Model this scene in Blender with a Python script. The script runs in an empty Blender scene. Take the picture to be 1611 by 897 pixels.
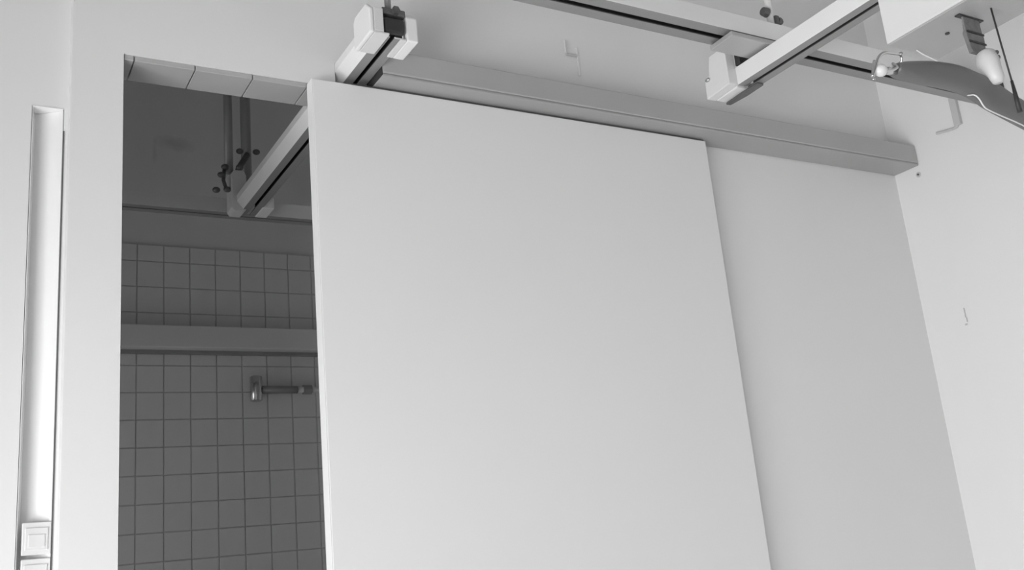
import bpy, bmesh, math, random
from mathutils import Vector, Matrix
random.seed(7)
scene = bpy.context.scene
COL = scene.collection
Z0 = 1.45                      # camera height above the floor; heights below are given relative to it

# ---------------------------------------------------------------- camera
F_PX, IMG_W = 1548.21, 1611.0
yaw, pitch, roll = math.radians(30.887), math.radians(14.987), math.radians(-5.4256)
fw = Vector((math.sin(yaw)*math.cos(pitch), math.cos(yaw)*math.cos(pitch), math.sin(pitch)))
rt = Vector((math.cos(yaw), -math.sin(yaw), 0)); up = rt.cross(fw)
rt2 = math.cos(roll)*rt + math.sin(roll)*up
up2 = -math.sin(roll)*rt + math.cos(roll)*up
cd = bpy.data.cameras.new('camera'); cam = bpy.data.objects.new('camera', cd); COL.objects.link(cam)
cd.sensor_fit = 'HORIZONTAL'; cd.sensor_width = 36.0; cd.lens = F_PX/IMG_W*36.0; cd.clip_start = 0.02
m = Matrix((rt2, up2, -fw)).transposed().to_4x4(); m.translation = (0, 0, Z0)
cam.matrix_world = m
scene.camera = cam

# ---------------------------------------------------------------- world, daylight, exposure
world = bpy.data.worlds.new('world'); scene.world = world; world.use_nodes = True
bg = world.node_tree.nodes['Background']; bg.inputs[0].default_value = (0.95, 0.95, 0.95, 1); bg.inputs[1].default_value = 0.6
def area_light(name, loc, rot, sx, sy, power):
    l = bpy.data.lights.new(name, 'AREA'); l.shape = 'RECTANGLE'; l.size = sx; l.size_y = sy; l.energy = power
    o = bpy.data.objects.new(name, l); COL.objects.link(o); o.location = loc; o.rotation_euler = rot
    return o
# overcast daylight entering through the window of the left wall
WIN_Y0, WIN_Y1, WIN_Z0, WIN_Z1 = -1.3, 1.4, 0.05, 1.48
area_light('window_daylight', (-1.47, (WIN_Y0+WIN_Y1)/2, (WIN_Z0+WIN_Z1)/2), (0, math.radians(-90), 0),
           WIN_Z1-WIN_Z0, WIN_Y1-WIN_Y0, 129)
# weak light added to brighten the bathroom, behind an unseen added window
BW_Y0, BW_Y1, BW_Z0, BW_Z1 = 2.45, 3.55, 0.5, 1.7
area_light('bathroom_fill_light', (-1.12, (BW_Y0+BW_Y1)/2, (BW_Z0+BW_Z1)/2), (0, math.radians(-90), 0),
           BW_Z1-BW_Z0, BW_Y1-BW_Y0, 5.6)
scene.cycles.max_bounces = 14; scene.cycles.diffuse_bounces = 8
scene.view_settings.view_transform = 'Standard'
scene.view_settings.look = 'None'
scene.view_settings.exposure = 0.0
scene.view_settings.gamma = 1.0
scene.view_settings.use_curve_mapping = False

# ---------------------------------------------------------------- materials
def mat(name, v, rough=0.55, metal=0.0, var=0.03, scale=6.0, bump=0.0, bscale=120.0, coat=0.0):
    mt = bpy.data.materials.new(name); mt.use_nodes = True
    nt = mt.node_tree; b = nt.nodes['Principled BSDF']
    b.inputs['Roughness'].default_value = rough; b.inputs['Metallic'].default_value = metal
    if coat: b.inputs['Coat Weight'].default_value = coat
    tc = nt.nodes.new('ShaderNodeTexCoord')
    nz = nt.nodes.new('ShaderNodeTexNoise'); nz.inputs['Scale'].default_value = scale; nz.inputs['Detail'].default_value = 4
    nt.links.new(tc.outputs['Object'], nz.inputs['Vector'])
    rp = nt.nodes.new('ShaderNodeValToRGB'); e = rp.color_ramp.elements
    lo, hi = max(0, v*(1-var)), min(1, v*(1+var))
    e[0].position = .3; e[1].position = .7
    e[0].color = (lo, lo, lo, 1); e[1].color = (hi, hi, hi, 1)
    nt.links.new(nz.outputs['Fac'], rp.inputs['Fac']); nt.links.new(rp.outputs['Color'], b.inputs['Base Color'])
    if bump:
        n2 = nt.nodes.new('ShaderNodeTexNoise'); n2.inputs['Scale'].default_value = bscale
        nt.links.new(tc.outputs['Object'], n2.inputs['Vector'])
        bp = nt.nodes.new('ShaderNodeBump'); bp.inputs['Strength'].default_value = bump; bp.inputs['Distance'].default_value = .002
        nt.links.new(n2.outputs['Fac'], bp.inputs['Height']); nt.links.new(bp.outputs['Normal'], b.inputs['Normal'])
    return mt
M = dict(
    wall=mat('painted_plaster', .78, .6, var=.012, scale=2.0, bump=.05),
    door=mat('door_laminate', .79, .45, var=.008, scale=2.0),
    trunk=mat('trunking_plastic', .84, .4, var=.01),
    white=mat('white_plastic', .72, .4, var=.01),
    rail=mat('white_painted_rail', .80, .4, var=.015),
    pelmet=mat('grey_satin_metal', .45, .34, .2, var=.04, scale=3),
    under=mat('light_satin_metal', .40, .36, .2, var=.04, scale=3),
    alu=mat('anodised_aluminium', .30, .45, .2, var=.04, scale=5),
    base=mat('light_grey_plastic', .42, .45, var=.02),
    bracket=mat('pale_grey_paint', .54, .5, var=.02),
    bfloor=mat('bathroom_vinyl', .30, .5, var=.05),
    bath=mat('bathroom_paint', .74, .6, var=.04, scale=3.0),
    tile=mat('wall_tile_glaze', .76, .3, var=.03, scale=9),
    grout=mat('dark_grout', .64, .8, var=.05),
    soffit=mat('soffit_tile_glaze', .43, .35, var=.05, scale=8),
    floor=mat('vinyl_floor', .38, .45, var=.05, scale=4),
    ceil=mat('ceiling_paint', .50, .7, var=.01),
    dark=mat('dark_rubber', .035, .5, var=.1),
    steel=mat('dark_zinc_steel', .16, .45, .6, var=.1),
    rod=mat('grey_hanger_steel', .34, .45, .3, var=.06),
    chrome=mat('chrome', .60, .2, 1.0, var=.02),
    strap=mat('grey_webbing', .20, .85, var=.2, scale=60, bump=.4, bscale=300),
    spreader=mat('charcoal_coating', .15, .42, var=.05),
    cable=mat('cable_white', .75, .5, var=.01),
    lit_edge=mat('lit_edge_white', .90, .3, var=.005),  # whitened for the strong light on the door's left edge
    frame=mat('window_frame_paint', .8, .4, var=.01),
)

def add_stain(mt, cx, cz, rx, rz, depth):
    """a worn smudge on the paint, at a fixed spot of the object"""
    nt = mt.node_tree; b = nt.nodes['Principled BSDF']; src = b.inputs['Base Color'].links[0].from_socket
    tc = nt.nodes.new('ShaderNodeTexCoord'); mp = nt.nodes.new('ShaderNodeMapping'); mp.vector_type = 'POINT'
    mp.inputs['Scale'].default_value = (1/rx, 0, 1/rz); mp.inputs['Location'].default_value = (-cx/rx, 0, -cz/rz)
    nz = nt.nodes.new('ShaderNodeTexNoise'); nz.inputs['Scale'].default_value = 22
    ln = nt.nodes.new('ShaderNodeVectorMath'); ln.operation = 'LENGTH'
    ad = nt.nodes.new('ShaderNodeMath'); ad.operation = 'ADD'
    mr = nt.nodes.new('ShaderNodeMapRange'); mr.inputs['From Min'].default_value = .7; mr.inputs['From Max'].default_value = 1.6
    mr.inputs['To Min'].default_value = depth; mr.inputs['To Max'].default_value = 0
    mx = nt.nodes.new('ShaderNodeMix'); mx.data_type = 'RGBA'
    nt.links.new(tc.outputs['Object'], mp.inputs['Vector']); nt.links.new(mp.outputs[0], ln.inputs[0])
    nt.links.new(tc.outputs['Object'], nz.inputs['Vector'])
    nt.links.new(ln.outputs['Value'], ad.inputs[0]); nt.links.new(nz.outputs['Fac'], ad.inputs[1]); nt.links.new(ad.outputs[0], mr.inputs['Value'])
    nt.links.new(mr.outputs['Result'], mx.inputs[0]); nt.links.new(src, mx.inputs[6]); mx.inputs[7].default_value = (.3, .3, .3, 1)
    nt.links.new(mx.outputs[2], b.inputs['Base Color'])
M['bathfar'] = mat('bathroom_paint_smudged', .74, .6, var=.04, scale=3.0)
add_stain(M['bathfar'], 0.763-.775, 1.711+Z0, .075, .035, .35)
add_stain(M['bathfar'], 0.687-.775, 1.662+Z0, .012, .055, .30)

# ---------------------------------------------------------------- mesh helpers
WL = {}                         # world position of each object's origin
def box(bm, x0, x1, y0, y1, z0, z1):
    v = [bm.verts.new((x, y, z)) for x in (x0, x1) for y in (y0, y1) for z in (z0, z1)]
    for f in ((0,1,3,2),(4,6,7,5),(0,4,5,1),(2,3,7,6),(0,2,6,4),(1,5,7,3)):
        bm.faces.new([v[i] for i in f])
def frame_of(d):
    d = d.normalized(); a = Vector((0,0,1)) if abs(d.z) < .9 else Vector((1,0,0))
    u = d.cross(a).normalized(); return u, d.cross(u).normalized()
def tube(bm, pts, r, n=12, caps=True):
    pts = [Vector(p) for p in pts]; rs = r if isinstance(r, (list, tuple)) else [r]*len(pts)
    rings = []; u = None
    for i, p in enumerate(pts):
        d = (pts[min(i+1, len(pts)-1)] - pts[max(i-1, 0)])
        if u is None: u, w = frame_of(d)
        else:
            dn = d.normalized(); u = (u - dn*u.dot(dn)).normalized(); w = dn.cross(u)
        rings.append([bm.verts.new(p + rs[i]*(math.cos(2*math.pi*k/n)*u + math.sin(2*math.pi*k/n)*w)) for k in range(n)])
    for a, b in zip(rings, rings[1:]):
        for k in range(n): bm.faces.new((a[k], a[(k+1)%n], b[(k+1)%n], b[k]))
    if caps:
        bm.faces.new(rings[0]); bm.faces.new(rings[-1][::-1])
def ball(bm, c, r, sx=1, sy=1, sz=1):
    bmesh.ops.create_uvsphere(bm, u_segments=16, v_segments=10, radius=r,
        matrix=Matrix.Translation(c) @ Matrix.Diagonal((sx, sy, sz, 1)))
def extrude(bm, prof, axis, a0, a1):
    """closed 2D profile swept along an axis: 'y' -> profile is (x, z); 'x' -> (y, z); 'z' -> (x, y)"""
    def pt(p, t): return {'y': (p[0], t, p[1]), 'x': (t, p[0], p[1]), 'z': (p[0], p[1], t)}[axis]
    A = [bm.verts.new(pt(p, a0)) for p in prof]; B = [bm.verts.new(pt(p, a1)) for p in prof]; n = len(prof)
    for i in range(n): bm.faces.new((A[i], A[(i+1)%n], B[(i+1)%n], B[i]))
    bm.faces.new(A); bm.faces.new(B[::-1])
def catmull(pts, n=6):
    P = [Vector(p) for p in pts]; P = [2*P[0]-P[1]] + P + [2*P[-1]-P[-2]]; out = []
    for i in range(1, len(P)-2):
        for k in range(n):
            t = k/n; a, b, c, d = P[i-1:i+3]
            out.append(.5*((2*b)+(c-a)*t+(2*a-5*b+4*c-d)*t*t+(3*b-a-3*c+d)*t**3))
    out.append(P[-2]); return out
def tag(o, label=None, cat=None, group=None, kind=None):
    if label: o['label'] = label
    if cat: o['category'] = cat
    if group: o['group'] = group
    if kind: o['kind'] = kind
    return o
def obj(name, bm, material, parent=None, bevel=0.0, smooth=False, label=None, segs=2):
    bmesh.ops.recalc_face_normals(bm, faces=bm.faces)
    lo = Vector([min(v.co[i] for v in bm.verts) for i in range(3)]); hi = Vector([max(v.co[i] for v in bm.verts) for i in range(3)])
    o0 = Vector(((lo.x+hi.x)/2, (lo.y+hi.y)/2, lo.z))
    for v in bm.verts: v.co -= o0
    me = bpy.data.meshes.new(name); bm.to_mesh(me); bm.free(); me.materials.append(M[material])
    if smooth:
        for p in me.polygons: p.use_smooth = True
    o = bpy.data.objects.new(name, me); COL.objects.link(o)
    w = o0 + Vector((0, 0, Z0)); WL[o.name] = w
    o.location = w - (WL[parent.name] if parent else Vector())
    if parent: o.parent = parent
    if bevel:
        b = o.modifiers.new('bevel', 'BEVEL'); b.width = bevel; b.segments = segs; b.limit_method = 'ANGLE'; b.angle_limit = math.radians(40)
    if label: o['label'] = label
    return o
def bx(name, x0, x1, y0, y1, z0, z1, material, parent=None, bevel=0.0, label=None, segs=2):
    bm = bmesh.new(); box(bm, x0, x1, y0, y1, z0, z1); return obj(name, bm, material, parent, bevel, label=label, segs=segs)
def thing(name, loc, label, cat, group=None):
    o = bpy.data.objects.new(name, None); o.empty_display_size = .05; COL.objects.link(o)
    w = Vector(loc) + Vector((0, 0, Z0)); WL[o.name] = w; o.location = w
    return tag(o, label, cat, group)
def struct(o, label=None): return tag(o, label, kind='structure')

# ---------------------------------------------------------------- layout (metres; camera stands at x=0, y=0)
FL, CE = -Z0, 2.12               # floor, ceiling (relative to camera)
XL, XR = -1.25, 2.72              # window wall, right wall
YM, YB = 2.0, 2.10               # main wall faces: room side, bathroom side
YA = 2.045                       # set-back wall at the far left
XA = 0.196                       # where the main wall ends
DX0, DX1, DH = 0.296, 1.325, 1.075   # doorway and its head
YR = -5.0                        # wall behind the camera
BX0, BX1, BY1 = -0.90, 2.45, 3.83 # bathroom
TX0, TX1, TZ0, TZ1 = 0.7655, 0.8425, 1.10, 1.148   # notch that lets the hoist track through

# ---------------------------------------------------------------- structure
bm = bmesh.new(); box(bm, XL-.2, XR+.2, YR-.2, YB, FL-.1, FL); struct(obj('floor', bm, 'floor'))
bm = bmesh.new(); box(bm, XL-.2, XR+.2, YR-.2, 2.3, CE, CE+.1); struct(obj('ceiling', bm, 'ceil'))
bm = bmesh.new()
box(bm, XA, DX0, YM, YB, FL, CE)
box(bm, DX1, XR, YM, YB, FL, CE)
box(bm, DX0, TX0, YM, YB, DH+.012, CE)
box(bm, TX1, DX1, YM, YB, DH+.012, CE)
box(bm, TX0, TX1, YM, YB, TZ1, CE)
wall_front = struct(obj('wall_front', bm, 'wall'), 'white plastered wall with the doorway to the tiled bathroom')
# lining tiles under the doorway head
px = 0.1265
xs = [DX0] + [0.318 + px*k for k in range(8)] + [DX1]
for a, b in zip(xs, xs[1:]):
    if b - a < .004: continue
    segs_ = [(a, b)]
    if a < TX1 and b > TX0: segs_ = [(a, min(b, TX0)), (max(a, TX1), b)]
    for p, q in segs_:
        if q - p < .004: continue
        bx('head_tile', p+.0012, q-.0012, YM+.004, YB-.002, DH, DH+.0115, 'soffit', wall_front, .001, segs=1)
# set-back wall at far left with the slot for the cable trunking
NX0, NX1, NZ = 0.128, 0.188, 0.962
bm = bmesh.new()
box(bm, XL-.2, NX0, YA, YB, FL, CE)
box(bm, NX0, NX1, YA, YB, NZ, CE)
box(bm, NX1, XA, YA, YB, FL, CE)
box(bm, NX0, NX1, YA+.05, YB, FL, NZ)
struct(obj('wall_alcove', bm, 'wall'), 'narrow strip of set-back white wall at far left')
bm = bmesh.new(); box(bm, XR, XR+.15, YR-.2, YB, FL, CE); struct(obj('wall_right', bm, 'wall'), 'white wall turning towards the camera at far right')
bm = bmesh.new(); box(bm, XL-.2, XR+.2, YR-.15, YR, FL, CE); struct(obj('wall_rear', bm, 'wall'))
bm = bmesh.new()
box(bm, XL-.15, XL, YR, WIN_Y0, FL, CE); box(bm, XL-.15, XL, WIN_Y1, YA, FL, CE)
box(bm, XL-.15, XL, WIN_Y0, WIN_Y1, FL, WIN_Z0-Z0); box(bm, XL-.15, XL, WIN_Y0, WIN_Y1, WIN_Z1-Z0, CE)
struct(obj('wall_left', bm, 'wall'))
bm = bmesh.new(); z0, z1 = WIN_Z0-Z0, WIN_Z1-Z0
box(bm, XL-.12, XL-.06, WIN_Y0, WIN_Y1, z0, z0+.05); box(bm, XL-.12, XL-.06, WIN_Y0, WIN_Y1, z1-.05, z1)
for i in range(4):
    y = WIN_Y0 + (WIN_Y1-WIN_Y0-.05)*i/3; box(bm, XL-.12, XL-.06, y, y+.05, z0+.05, z1-.05)
struct(obj('window_1', bm, 'frame', bevel=.003))

# bathroom
bm = bmesh.new(); box(bm, BX0-.1, BX1+.1, YB, BY1+.15, FL-.1, FL); struct(obj('floor_bathroom', bm, 'bfloor'))
bm = bmesh.new(); box(bm, BX0-.1, BX1+.1, 2.3, BY1+.15, CE, CE+.1); struct(obj('ceiling_bathroom', bm, 'bath'))
bm = bmesh.new(); bz0, bz1 = BW_Z0-Z0, BW_Z1-Z0
box(bm, BX0-.1, BX0, YB, BW_Y0, FL, CE); box(bm, BX0-.1, BX0, BW_Y1, BY1, FL, CE)
box(bm, BX0-.1, BX0, BW_Y0, BW_Y1, FL, bz0); box(bm, BX0-.1, BX0, BW_Y0, BW_Y1, bz1, CE)
struct(obj('wall_bathroom_left', bm, 'bath'))
bm = bmesh.new()
box(bm, BX0-.08, BX0-.04, BW_Y0, BW_Y1, bz0, bz0+.05); box(bm, BX0-.08, BX0-.04, BW_Y0, BW_Y1, bz1-.05, bz1)
box(bm, BX0-.08, BX0-.04, BW_Y0, BW_Y0+.05, bz0+.05, bz1-.05); box(bm, BX0-.08, BX0-.04, BW_Y1-.05, BW_Y1, bz0+.05, bz1-.05)
struct(obj('added_window', bm, 'frame', bevel=.003))  # unseen frame added around the bathroom's fill light
bm = bmesh.new(); box(bm, BX1, BX1+.1, YB, BY1, FL, CE); struct(obj('wall_bathroom_right', bm, 'bath'))
bm = bmesh.new(); box(bm, BX0-.1, BX1+.1, BY1, BY1+.15, FL, CE)
wall_bath = struct(obj('wall_bathroom_far', bm, 'bathfar'), 'grey tiled far wall of the bathroom')
# grout bed and square wall tiles, one by one
GX0, GX1, GT = .30, 1.52, 1.268
bx('grout_bed', GX0, GX1, BY1-.006, BY1, -.35, GT, 'grout', wall_bath)
tp, tq, g = .0985, .1025, .0011
tmesh = {}
def tile_at(x0, x1, z0, z1):
    key = (round(x1-x0, 4), round(z1-z0, 4))
    if key not in tmesh:
        bm = bmesh.new(); w, h = x1-x0-2*g, z1-z0-2*g; y = -.006
        o_ = [(-w/2, 0, 0), (w/2, 0, 0), (w/2, 0, h), (-w/2, 0, h)]; c = .0015
        i_ = [(-w/2+c, y, c), (w/2-c, y, c), (w/2-c, y, h-c), (-w/2+c, y, h-c)]
        O = [bm.verts.new(p) for p in o_]; I = [bm.verts.new(p) for p in i_]
        bm.faces.new(I)
        for k in range(4): bm.faces.new((O[k], O[(k+1)%4], I[(k+1)%4], I[k]))
        bm.faces.new(O[::-1]); bmesh.ops.recalc_face_normals(bm, faces=bm.faces)
        me = bpy.data.meshes.new('tile'); bm.to_mesh(me); bm.free(); me.materials.append(M['tile']); tmesh[key] = me
    o = bpy.data.objects.new('tile', tmesh[key]); COL.objects.link(o); o.parent = wall_bath
    w_ = Vector(((x0+x1)/2, BY1-.006 + random.uniform(-.0004, .0004), z0+g+Z0)); o.location = w_ - WL[wall_bath.name]
    o.rotation_euler = (random.uniform(-.004, .004), 0, random.uniform(-.004, .004))
LZ0, LZ1 = .846, .932
for i in range(-3, 9):
    for j in range(-4, 12):
        xa, za = .622 + tp*i, .073 + tq*j
        zb = min(za+tq, GT)
        if za < LZ1 and zb > LZ0:                       # courses cut by the ledge
            if za < LZ0-.01: tile_at(xa, xa+tp, za, LZ0)
            if zb > LZ1+.01: tile_at(xa, xa+tp, LZ1, zb)
            continue
        tile_at(xa, xa+tp, za, zb)
trim = struct(bx('trim_1', BX0, BX1, BY1-.085, BY1-.012, LZ0, LZ1, 'bath', None, .004), 'painted ledge running along the bathroom tiles')
bx('ledge_shade', BX0+.001, BX1-.001, BY1-.035, BY1-.0135, LZ0-.013, LZ0-.0005, 'rod', trim)  # dark strip standing in for the shadow line under the ledge

# ---------------------------------------------------------------- sliding door and its pelmet
d = thing('door_1', (1.2665, 1.96, FL+.01), 'plain white sliding door panel slid partly across the bathroom doorway', None); d['kind'] = 'structure'
bx('door_panel', .693, 1.858, 1.955, 1.990, FL+.01, 1.0752, 'door', d, .002)
bx('lit_edge_band', .6915, .6928, 1.9555, 1.9895, FL+.01, 1.0750, 'lit_edge', d, .0004)  # extra white layer painting the glare of light on the door edge
bx('dark_top_strip', .79, 1.855, 1.960, 1.985, 1.0754, 1.0806, 'steel', d)  # thin dark strip in the gap between door top and pelmet

p = thing('door_pelmet', (1.78, 1.95, 1.084), 'long grey metal pelmet box above the sliding door', 'pelmet')
bm = bmesh.new(); extrude(bm, [(1.998, 1.152), (1.902, 1.152), (1.902, 1.090), (1.998, 1.090)], 'x', .8455, XR-.002); obj('casing', bm, 'pelmet', p, .004, segs=3)
bm = bmesh.new(); extrude(bm, [(1.998, 1.0895), (1.9035, 1.0895), (1.9035, 1.0825), (1.998, 1.0825)], 'x', .8455, XR-.002); obj('underside_plate', bm, 'under', p, .0022, segs=3)
bx('end_cap', .8436, .8452, 1.904, 1.996, 1.0845, 1.1515, 'dark', p)

# ---------------------------------------------------------------- hoist tracks
def c_profile(c, z, w, h, s, t, flare=0.0, flare2=None):
    """hollow rail with a slot along its underside"""
    a, b = c - w/2, c + w/2; f2 = flare if flare2 is None else flare2
    return [(a, z), (a-flare, z+h*.55), (a-flare, z+h), (b+f2, z+h), (b+f2, z+h*.55), (b, z), (c+s/2, z), (c+s/2, z+t), (b-t, z+t), (b-t, z+h-t),
            (a+t, z+h-t), (a+t, z+t), (c-s/2, z+t), (c-s/2, z)]
def two_tone(o, second, inner='steel'):
    """bare aluminium running face, coated sides, inside darkened for the shade in the slot"""
    o.data.materials.append(M[second]); zmin = min(v.co.z for v in o.data.vertices)
    o.data.materials.append(M[inner])
    for i, f in enumerate(o.data.polygons):
        if f.normal.z < -.7 and f.center.z < zmin+.002: f.material_index = 1
        elif 6 <= i <= 12: f.material_index = 2          # inside of the channel, painted dark as slot shade
def bolt(name, c, r, axis, parent, h=.008, material='steel'):
    bm = bmesh.new(); a = Vector(c); dv = {'x': Vector((h, 0, 0)), 'y': Vector((0, -h, 0)), 'z': Vector((0, 0, h))}[axis]
    tube(bm, [a, a+dv], r, 6); tube(bm, [a+dv*.9, a+dv*1.6], r*.55, 10)
    return obj(name, bm, material, parent)

# track through the doorway: from the room into the bathroom
t1 = thing('hoist_track', (.814, 2.35, 1.102), 'white hoist track running from the room through the door head into the bathroom', 'hoist track')
Y0, Y1 = 1.752, 2.955
bm = bmesh.new(); extrude(bm, c_profile(.814, 1.102, .056, .045, .010, .004, .02, 0), 'y', Y0+.018, Y1); two_tone(obj('rail', bm, 'rail', t1, .0012), 'alu')
bx('rail_stop', .792, .8395, Y0+.004, Y0+.0175, 1.107, 1.145, 'dark', t1, .006)
def cheek(name, x0, x1, y0, y1, z0, z1, cut):
    bm = bmesh.new()
    extrude(bm, [(y0, z0), (y1, z0), (y1, z1-.01), (y1-.012, z1), (y0+cut, z1), (y0, z1-cut)], 'x', x0, x1)
    return obj(name, bm, 'trunk', t1, .004, segs=3)
cheek('clamp_cheek', .755, .7655, 1.751, 1.846, 1.097, 1.176, .02)
cheek('clamp_cheek', .846, .874, 1.762, 1.848, 1.097, 1.176, .02)
bx('clamp_front', .7657, .788, 1.7515, 1.7695, 1.1022, 1.160, 'white', t1, .002)
bx('clamp_lip', .7657, .800, 1.7515, 1.842, 1.0965, 1.1015, 'white', t1, .001)
bx('clamp_lip', .832, .8458, 1.764, 1.844, 1.0965, 1.1015, 'white', t1, .001)
bx('clamp_bridge', .790, .8455, 1.760, 1.846, 1.154, 1.170, 'steel', t1, .003)
bm = bmesh.new(); tube(bm, [(.822, 1.80, 1.1702), (.822, 1.80, CE)], .0075, 12); obj('hanger_rod', bm, 'rod', t1, smooth=True)
bolt('nut', (.822, 1.80, 1.1705), .015, 'z', t1, .012)
bolt('nut', (.820, 1.7595, 1.163), .010, 'y', t1, .008)
bolt('nut', (.848, 1.80, 1.177), .008, 'z', t1, .008)
# far end of the same track in the bathroom
bm = bmesh.new()
extrude(bm, [(.750, 1.105), (.757, 1.094), (.790, 1.094), (.798, 1.105), (.798, 1.215), (.790, 1.232), (.760, 1.232), (.750, 1.218)], 'y', 2.90, 2.962)
obj('end_cover', bm, 'white', t1, .003)
cheek('end_cheek', .838, .876, 2.87, 2.96, 1.099, 1.150, .012)
bm = bmesh.new(); tube(bm, [(.752, 2.935, 1.232), (.752, 2.935, CE)], .0135, 14); obj('hanger_rod', bm, 'rod', t1, smooth=True)
bm = bmesh.new(); tube(bm, [(.822, 2.985, 1.150), (.822, 2.985, CE)], .0165, 14); obj('hanger_rod', bm, 'rod', t1, smooth=True)
bm = bmesh.new(); tube(bm, [(.777, 2.945, 1.228), (.790, 2.955, 1.262), (.822, 2.968, 1.318)], .010, 10); obj('brace', bm, 'steel', t1, smooth=True)
for c in ((.792, 2.95, 1.318), (.846, 2.95, 1.322), (.735, 2.915, 1.243), (.723, 2.915, 1.215), (.741, 2.915, 1.168), (.707, 2.915, 1.163), (.777, 2.90, 1.240)):
    bm = bmesh.new(); ball(bm, c, .0105, 1.15, 1, .9); obj('knob', bm, 'steel', t1, smooth=True)
bm = bmesh.new(); tube(bm, [(.735, 2.922, 1.243), (.731, 2.922, 1.20), (.741, 2.922, 1.168)], .006, 8); obj('knob_stem', bm, 'steel', t1, smooth=True)

# cross rail in the bathroom
cr = thing('cross_rail', (1.3, 3.02, 1.10), 'dim horizontal rail crossing the bathroom behind the track end', 'rail')
bm = bmesh.new(); extrude(bm, c_profile(3.035, 1.125, .06, .048, .008, .004), 'x', BX0+.002, BX1-.002); two_tone(obj('rail', bm, 'bath', cr, .0015), 'rod', 'rod')

# fixed track parallel to the wall
T4Z = 1.175
t4 = thing('hoist_track', (1.2, 1.605, T4Z), 'white hoist track parallel to the wall, running behind the motor box to the right wall', 'hoist track')
bm = bmesh.new(); extrude(bm, c_profile(1.605, T4Z, .078, .050, .015, .005), 'x', XL+.005, XR-.03); two_tone(obj('rail', bm, 'rail', t4, .0015), 'alu')
bx('rail_end_cap', XR-.0295, XR-.002, 1.566, 1.644, T4Z, T4Z+.05, 'dark', t4, .001)
for hx in (1.815, -.4):
    bm = bmesh.new(); tube(bm, [(hx, 1.605, T4Z+.05), (hx, 1.605, CE)], .009, 12); obj('hanger_rod', bm, 'rail', t4, smooth=True)
    bm = bmesh.new(); tube(bm, [(hx-.012, 1.60, T4Z+.102), (hx-.030, 1.60, T4Z+.104)], [.013, .011], 14); obj('hanger_knob', bm, 'steel', t4, .002, smooth=False)
    bx('hanger_bracket', hx+.006, hx+.022, 1.592, 1.618, T4Z+.0505, T4Z+.098, 'steel', t4, .004)
    bolt('nut', (hx+.019, 1.60, T4Z+.085), .011, 'x', t4, .010)
    bx('hanger_foot', hx-.035, hx+.035, 1.585, 1.625, T4Z+.0503, T4Z+.056, 'rail', t4, .001)

# travelling track that hangs under it and comes towards the camera
t2 = thing('hoist_track', (1.77, .3, 1.10), 'white travelling hoist track with a square end bracket, coming towards the camera', 'hoist track')
T2X, T2Z = 1.769, 1.10
bm = bmesh.new(); extrude(bm, c_profile(T2X, T2Z, .062, .049, .011, .004), 'y', -1.3, 1.682); two_tone(obj('rail', bm, 'rail', t2, .0015), 'alu')
bm = bmesh.new()
extrude(bm, [(1.679, 1.099), (1.768, 1.094), (1.766, 1.150), (1.748, 1.154), (1.746, 1.172), (1.738, 1.204), (1.679, 1.204)], 'x', 1.708, 1.738)
obj('end_bracket', bm, 'white', t2, .0025)
bx('end_bracket_base', 1.7385, 1.792, 1.684, 1.766, 1.094, 1.1525, 'white', t2, .003)
bm = bmesh.new(); extrude(bm, [(1.766, 1.638), (1.786, 1.638), (1.789, 1.70), (1.784, 1.762), (1.770, 1.764), (1.765, 1.70)], 'z', 1.0865, 1.0935); obj('end_clip', bm, 'steel', t2, .002)
bm = bmesh.new(); ball(bm, (1.706, 1.752, 1.143), .007, .8, 1.2, .8); obj('latch', bm, 'chrome', t2, smooth=True)
bx('trolley_plate', 1.622, 1.80, 1.560, 1.640, 1.156, 1.169, 'pelmet', t2, .002)
bx('trolley_seal', 1.632, 1.79, 1.566, 1.640, 1.1692, 1.1748, 'dark', t2)
bx('trolley_gap_shade', 1.7385, 1.80, 1.66, 1.678, 1.1525, 1.19, 'dark', t2, .001)  # dark block in place of the shadow in the trolley gap

# ---------------------------------------------------------------- hoist motor with its strap, cord and cable
hm = thing('hoist_motor', (1.741, .93, .932), 'white box-shaped hoist motor hanging under the travelling track', 'hoist motor')
bx('housing', 1.659, 1.824, .66, 1.176, .9362, 1.088, 'white', hm, .003, segs=3)
bx('base_plate', 1.6605, 1.8225, .662, 1.1745, .932, .936, 'base', hm, .001)
bx('trolley', 1.748, 1.790, .80, 1.10, 1.0885, 1.0995, 'steel', hm, .001)
bm = bmesh.new(); tube(bm, [(1.738, 1.09, .9318), (1.738, 1.09, .9295)], .0045, 14); obj('charging_contact', bm, 'dark', hm)
bx('strap_slot', 1.690, 1.766, 1.026, 1.038, .9292, .9318, 'dark', hm, .001)
# lifting strap: webbing with folded stitching
bm = bmesh.new()
sp = [(1.729, .931), (1.7285, .915), (1.7275, .900), (1.7265, .892), (1.7275, .880), (1.7275, .862), (1.7285, .852)]
hw = [.026, .026, .026, .0275, .0265, .0235, .021]
th = [.002, .002, .003, .0045, .004, .004, .005]
rings = []
for (x, z), w_, t_ in zip(sp, hw, th):
    rings.append([bm.verts.new(v) for v in ((x-w_, 1.031-t_, z), (x+w_, 1.031-t_, z), (x+w_, 1.031+t_, z), (x-w_, 1.031+t_, z))])
for a, b in zip(rings, rings[1:]):
    for k in range(4): bm.faces.new((a[k], a[(k+1)%4], b[(k+1)%4], b[k]))
bm.faces.new(rings[0]); bm.faces.new(rings[-1][::-1])
obj('lifting_strap', bm, 'strap', hm, .001, label='grey webbing lifting strap')
for zz in (.893, .872):
    bx('strap_stitching', 1.7015, 1.7535, 1.0248, 1.0262, zz, zz+.004, 'dark', hm)
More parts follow.
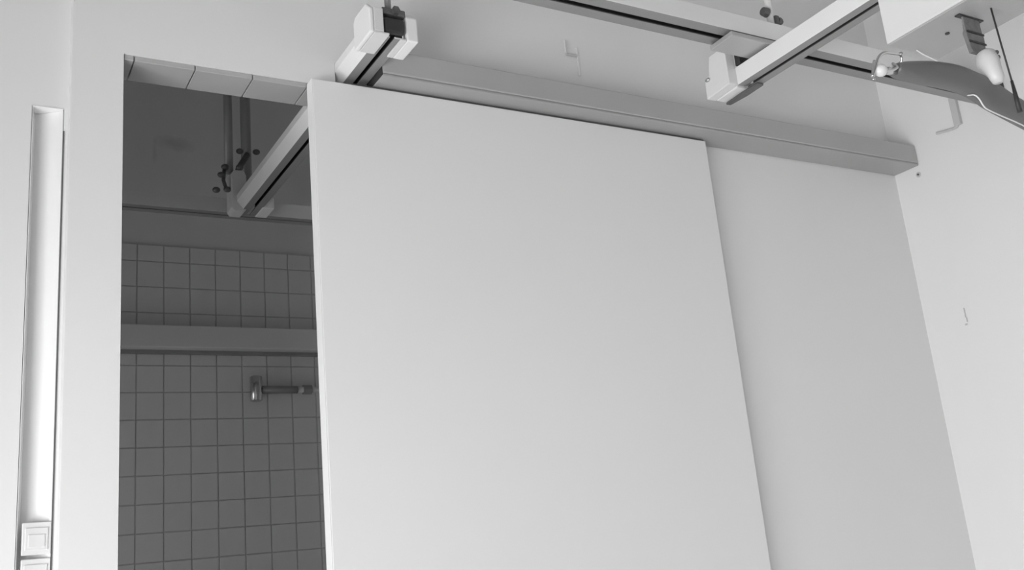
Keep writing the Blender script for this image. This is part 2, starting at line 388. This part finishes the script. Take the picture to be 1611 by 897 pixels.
# emergency pull cord
bm = bmesh.new(); tube(bm, [(1.736, .989, .9315), (1.741, .989, .85), (1.746, .989, .777)], .0018, 8); obj('pull_cord', bm, 'dark', hm, smooth=True)
bm = bmesh.new(); tube(bm, [(1.746, .989, .777), (1.7475, .989, .74), (1.7485, .989, .712)], [.0026, .0042, .0048], 10); obj('pull_toggle', bm, 'dark', hm, smooth=True)
# handset cable
cab = catmull([(1.735, 1.163, .9305), (1.742, 1.155, .918), (1.757, 1.14, .899), (1.78, 1.11, .86), (1.72, 1.07, .82), (1.690, 1.056, .785), (1.668, 1.036, .757), (1.656, 1.014, .7445),
               (1.662, 1.010, .736), (1.672, 1.010, .7215), (1.686, 1.010, .7155), (1.729, 1.010, .708), (1.767, 1.010, .702), (1.80, 1.010, .693), (1.88, 1.01, .655), (1.93, 1.01, .55), (1.94, 1.01, .2)], 7)
bm = bmesh.new(); tube(bm, cab, .0014, 8); obj('handset_cable', bm, 'cable', hm, smooth=True, label='thin white cable')
bm = bmesh.new(); tube(bm, [(1.94, 1.01, .2), (1.94, 1.01, .19), (1.94, 1.01, .08), (1.94, 1.01, .06)], [.006, .02, .022, .012], 14); obj('handset', bm, 'white', hm, smooth=True)

# spreader bar held by the strap
sb = thing('spreader_bar', (1.73, 1.031, .70), 'charcoal curved spreader bar with wire clips, hanging from the motor strap', 'spreader bar')
prof_bar = [(1.462, .781, .763), (1.48, .787, .758), (1.53, .798, .756), (1.58, .806, .758), (1.64, .810, .757), (1.69, .805, .748), (1.73, .798, .733), (1.785, .778, .720),
            (1.85, .758, .705), (1.92, .730, .688), (1.98, .698, .665), (2.03, .662, .640)]        # x, top, bottom
cen = [(x, (a+b)/2) for x, a, b in prof_bar]; hh = [(a-b)/2 for x, a, b in prof_bar]
cs = catmull([(x, 1.031, z) for x, z in cen], 4); hs = [v.x for v in catmull([(h_, 0, 0) for h_ in hh], 4)]
bm = bmesh.new(); rings = []; N = 14
for i, c in enumerate(cs):
    dv = (cs[min(i+1, len(cs)-1)] - cs[max(i-1, 0)]).normalized(); nv = Vector((-dv.z, 0, dv.x))
    rings.append([bm.verts.new(c + nv*hs[i]*math.copysign(abs(math.cos(a))**.6, math.cos(a)) + Vector((0, .015*math.copysign(abs(math.sin(a))**.6, math.sin(a)), 0)))
                  for a in [2*math.pi*k/N for k in range(N)]])
for a, b in zip(rings, rings[1:]):
    for k in range(N): bm.faces.new((a[k], a[(k+1)%N], b[(k+1)%N], b[k]))
bm.faces.new(rings[0]); bm.faces.new(rings[-1][::-1])
obj('bar', bm, 'spreader', sb, smooth=True)
# white swivel hook in the middle
bm = bmesh.new()
tube(bm, [(1.735, 1.024, .852), (1.735, 1.022, .846), (1.733, 1.018, .826), (1.734, 1.014, .806), (1.735, 1.010, .790), (1.736, 1.010, .7805), (1.736, 1.010, .779)],
     [.013, .0195, .0215, .0175, .0145, .010, .004], 20)
hk = obj('swivel_hook', bm, 'white', sb, smooth=True, label='white plastic swivel hook')
bm = bmesh.new(); tube(bm, [(1.756, 1.018, .842), (1.768, 1.016, .845)], [.0055, .005], 12); obj('hook_pin', bm, 'steel', hk, smooth=True)
bm = bmesh.new(); ball(bm, (1.745, 1.004, .845), .0045); obj('hook_screw', bm, 'steel', hk, smooth=True)
# wire clips and white knobs at both ends
def end_clip(mx):
    def q(x, z, y=1.031): return (x if not mx else 3.492-x, y, z if not mx else z-.128)
    bm = bmesh.new()
    tube(bm, catmull([q(1.463, .779), q(1.470, .783, 1.02), q(1.465, .793, 1.015), q(1.445, .791, 1.012), q(1.420, .789, 1.015), q(1.408, .779, 1.02), q(1.402, .762, 1.025), q(1.397, .748, 1.03)], 6), .0028, 8)
    obj('wire_clip', bm, 'chrome', sb, smooth=True)
    bm = bmesh.new()
    tube(bm, catmull([q(1.468, .787, 1.036), q(1.456, .770, 1.02), q(1.440, .762, 1.022), q(1.420, .760, 1.026)], 6), .0028, 8)
    tube(bm, catmull([q(1.430, .790, 1.045), q(1.424, .778, 1.045), q(1.418, .762, 1.044), q(1.414, .748, 1.042)], 6), .0028, 8)
    obj('spring_wire', bm, 'chrome', sb, smooth=True)
    bm = bmesh.new(); ball(bm, q(1.414, .758, 1.024), .0115); obj('knob', bm, 'white', sb, smooth=True, label='white round knob')
    bm = bmesh.new(); tube(bm, [q(1.416, .760), q(1.470, .772)], [.006, .0095], 12); obj('bar_tip', bm, 'chrome', sb, smooth=True)
    for c in (q(1.464, .794, 1.013), q(1.397, .748, 1.03)):
        bm = bmesh.new(); ball(bm, c, .0042); obj('wire_bead', bm, 'chrome', sb, smooth=True)
end_clip(False); end_clip(True)

# ---------------------------------------------------------------- cable trunking at far left
ct = thing('cable_trunking', (.158, YA+.01, FL), 'white vertical cable trunking with concave cover set in the far-left wall', 'cable trunking')
cx, half = (NX0+NX1)/2, (NX1-NX0)/2-.0012
bm = bmesh.new(); prof = []
for k in range(17):
    t = -1 + 2*k/16; u = (t+1)/2
    prof.append((cx + half*.97*t, YA + .0005 + .040*min(1, (u/.10))**.6*(1-u)**.75 if u < .999 else YA+.0005))
prof = [(cx-half, YA+.0005)] + prof + [(cx+half, YA+.0005), (cx+half, YA+.045), (cx-half, YA+.045)]
extrude(bm, prof, 'z', FL+.002, NZ-.003); o = obj('cover', bm, 'trunk', ct)
bx('top_cap', NX0+.001, NX1-.001, YA-.0015, YA+.042, NZ-.0025, NZ-.0005, 'trunk', ct, .0005)
bx('shadow_gap', NX1-.0008, NX1+.0016, YA-.0015, YA-.0002, FL+.002, NZ-.05, 'steel', ct)
for a, b in ((.070, .128), (.005, .063)):
    pl = bx('socket_plate', .138, .1865, YA-.003, YA+.012, a, b, 'white', ct, .0015)
    bm = bmesh.new(); x0, x1 = .143, .181
    box(bm, x0, x1, YA-.0055, YA-.003, a+.008, b-.010)
    obj('socket_module', bm, 'white', pl, .001)
    bx('socket_rocker', x0+.005, x1-.005, YA-.0072, YA-.0055, a+.013, b-.022, 'white', pl, .0008)

# ---------------------------------------------------------------- bathroom grab rail
gr = thing('grab_rail', (1.15, 3.78, .66), 'chrome grab rail end on the bathroom tile wall', 'grab rail')
yb = BY1-.012
bm = bmesh.new(); tube(bm, [(1.058, yb-.040, .645), (1.058, yb-.040, .648), (1.058, yb-.040, .740), (1.058, yb-.040, .743)], [.019, .0235, .0235, .019], 24); obj('end_sleeve', bm, 'chrome', gr, smooth=True)
bm = bmesh.new(); tube(bm, [(1.080, yb-.040, .690), (1.222, yb-.040, .690)], .0155, 16); obj('bar', bm, 'rod', gr, smooth=True)
bm = bmesh.new(); tube(bm, [(1.246, yb-.040, .690), (1.280, yb-.040, .690)], .019, 16); obj('bar_collar', bm, 'rod', gr)
bm = bmesh.new(); tube(bm, [(1.222, yb-.040, .690), (1.40, yb-.040, .690)], .012, 16); obj('inner_tube', bm, 'bath', gr, smooth=True)
for xx in (1.10, 1.38):
    bm = bmesh.new(); tube(bm, [(xx, yb-.0005, .690), (xx, yb-.042, .690)], .009, 12); obj('wall_stay', bm, 'steel', gr, smooth=True)

# ---------------------------------------------------------------- small fittings and marks on the walls
wh = thing('wall_hook', (1.455, 1.995, 1.24), 'small white hook on the wall above the pelmet', 'wall hook')
bx('hook_tip', 1.431, 1.4355, 1.990, 1.994, 1.296, 1.335, 'white', wh, .001)
bx('hook_arm', 1.4357, 1.472, 1.993, 1.9985, 1.292, 1.298, 'bracket', wh, .001)
bx('hook_plate', 1.4722, 1.477, 1.995, 1.9995, 1.236, 1.322, 'wall', wh, .001)
wb = thing('wall_shadow', (2.71, 1.75, 1.14), 'pale grey raised strip in place of a soft shadow on the right wall under the track end', 'wall shadow')  # raised strip and foot drawing a soft cast shadow
bx('shadow_strip', 2.706, 2.7195, 1.722, 1.745, 1.150, 1.245, 'bracket', wb, .002)
bm = bmesh.new(); tube(bm, catmull([(2.712, 1.735, 1.155), (2.712, 1.742, 1.147), (2.712, 1.765, 1.148), (2.712, 1.812, 1.156)], 6), .0045, 8); obj('shadow_foot', bm, 'bracket', wb, smooth=True)
sc = thing('wall_screw', (2.715, 1.912, 1.05), 'tiny dark screw in the right wall below the pelmet end', 'screw')
bm = bmesh.new(); tube(bm, [(XR-.0003, 1.912, 1.054), (XR-.005, 1.912, 1.054)], .0032, 10); obj('screw_head', bm, 'steel', sc)
bm = bmesh.new(); tube(bm, [(XR-.0002, 1.912, 1.054), (XR-.0012, 1.912, 1.054)], .009, 14); obj('washer', bm, 'bracket', sc)
nk = thing('wall_mark', (2.715, 1.855, .535), 'tiny pale raised mark on the right wall, low down', 'wall mark')  # thin raised strips drawing a faint scratch-like mark
bx('mark_strip', XR-.003, XR-.0003, 1.8525, 1.8555, .560, .590, 'bracket', nk, .0006)
bx('mark_tail', XR-.003, XR-.0003, 1.8500, 1.8530, .545, .5598, 'bracket', nk, .0006)
bx('mark_foot', XR-.003, XR-.0003, 1.8530, 1.8610, .536, .541, 'bracket', nk, .0006)
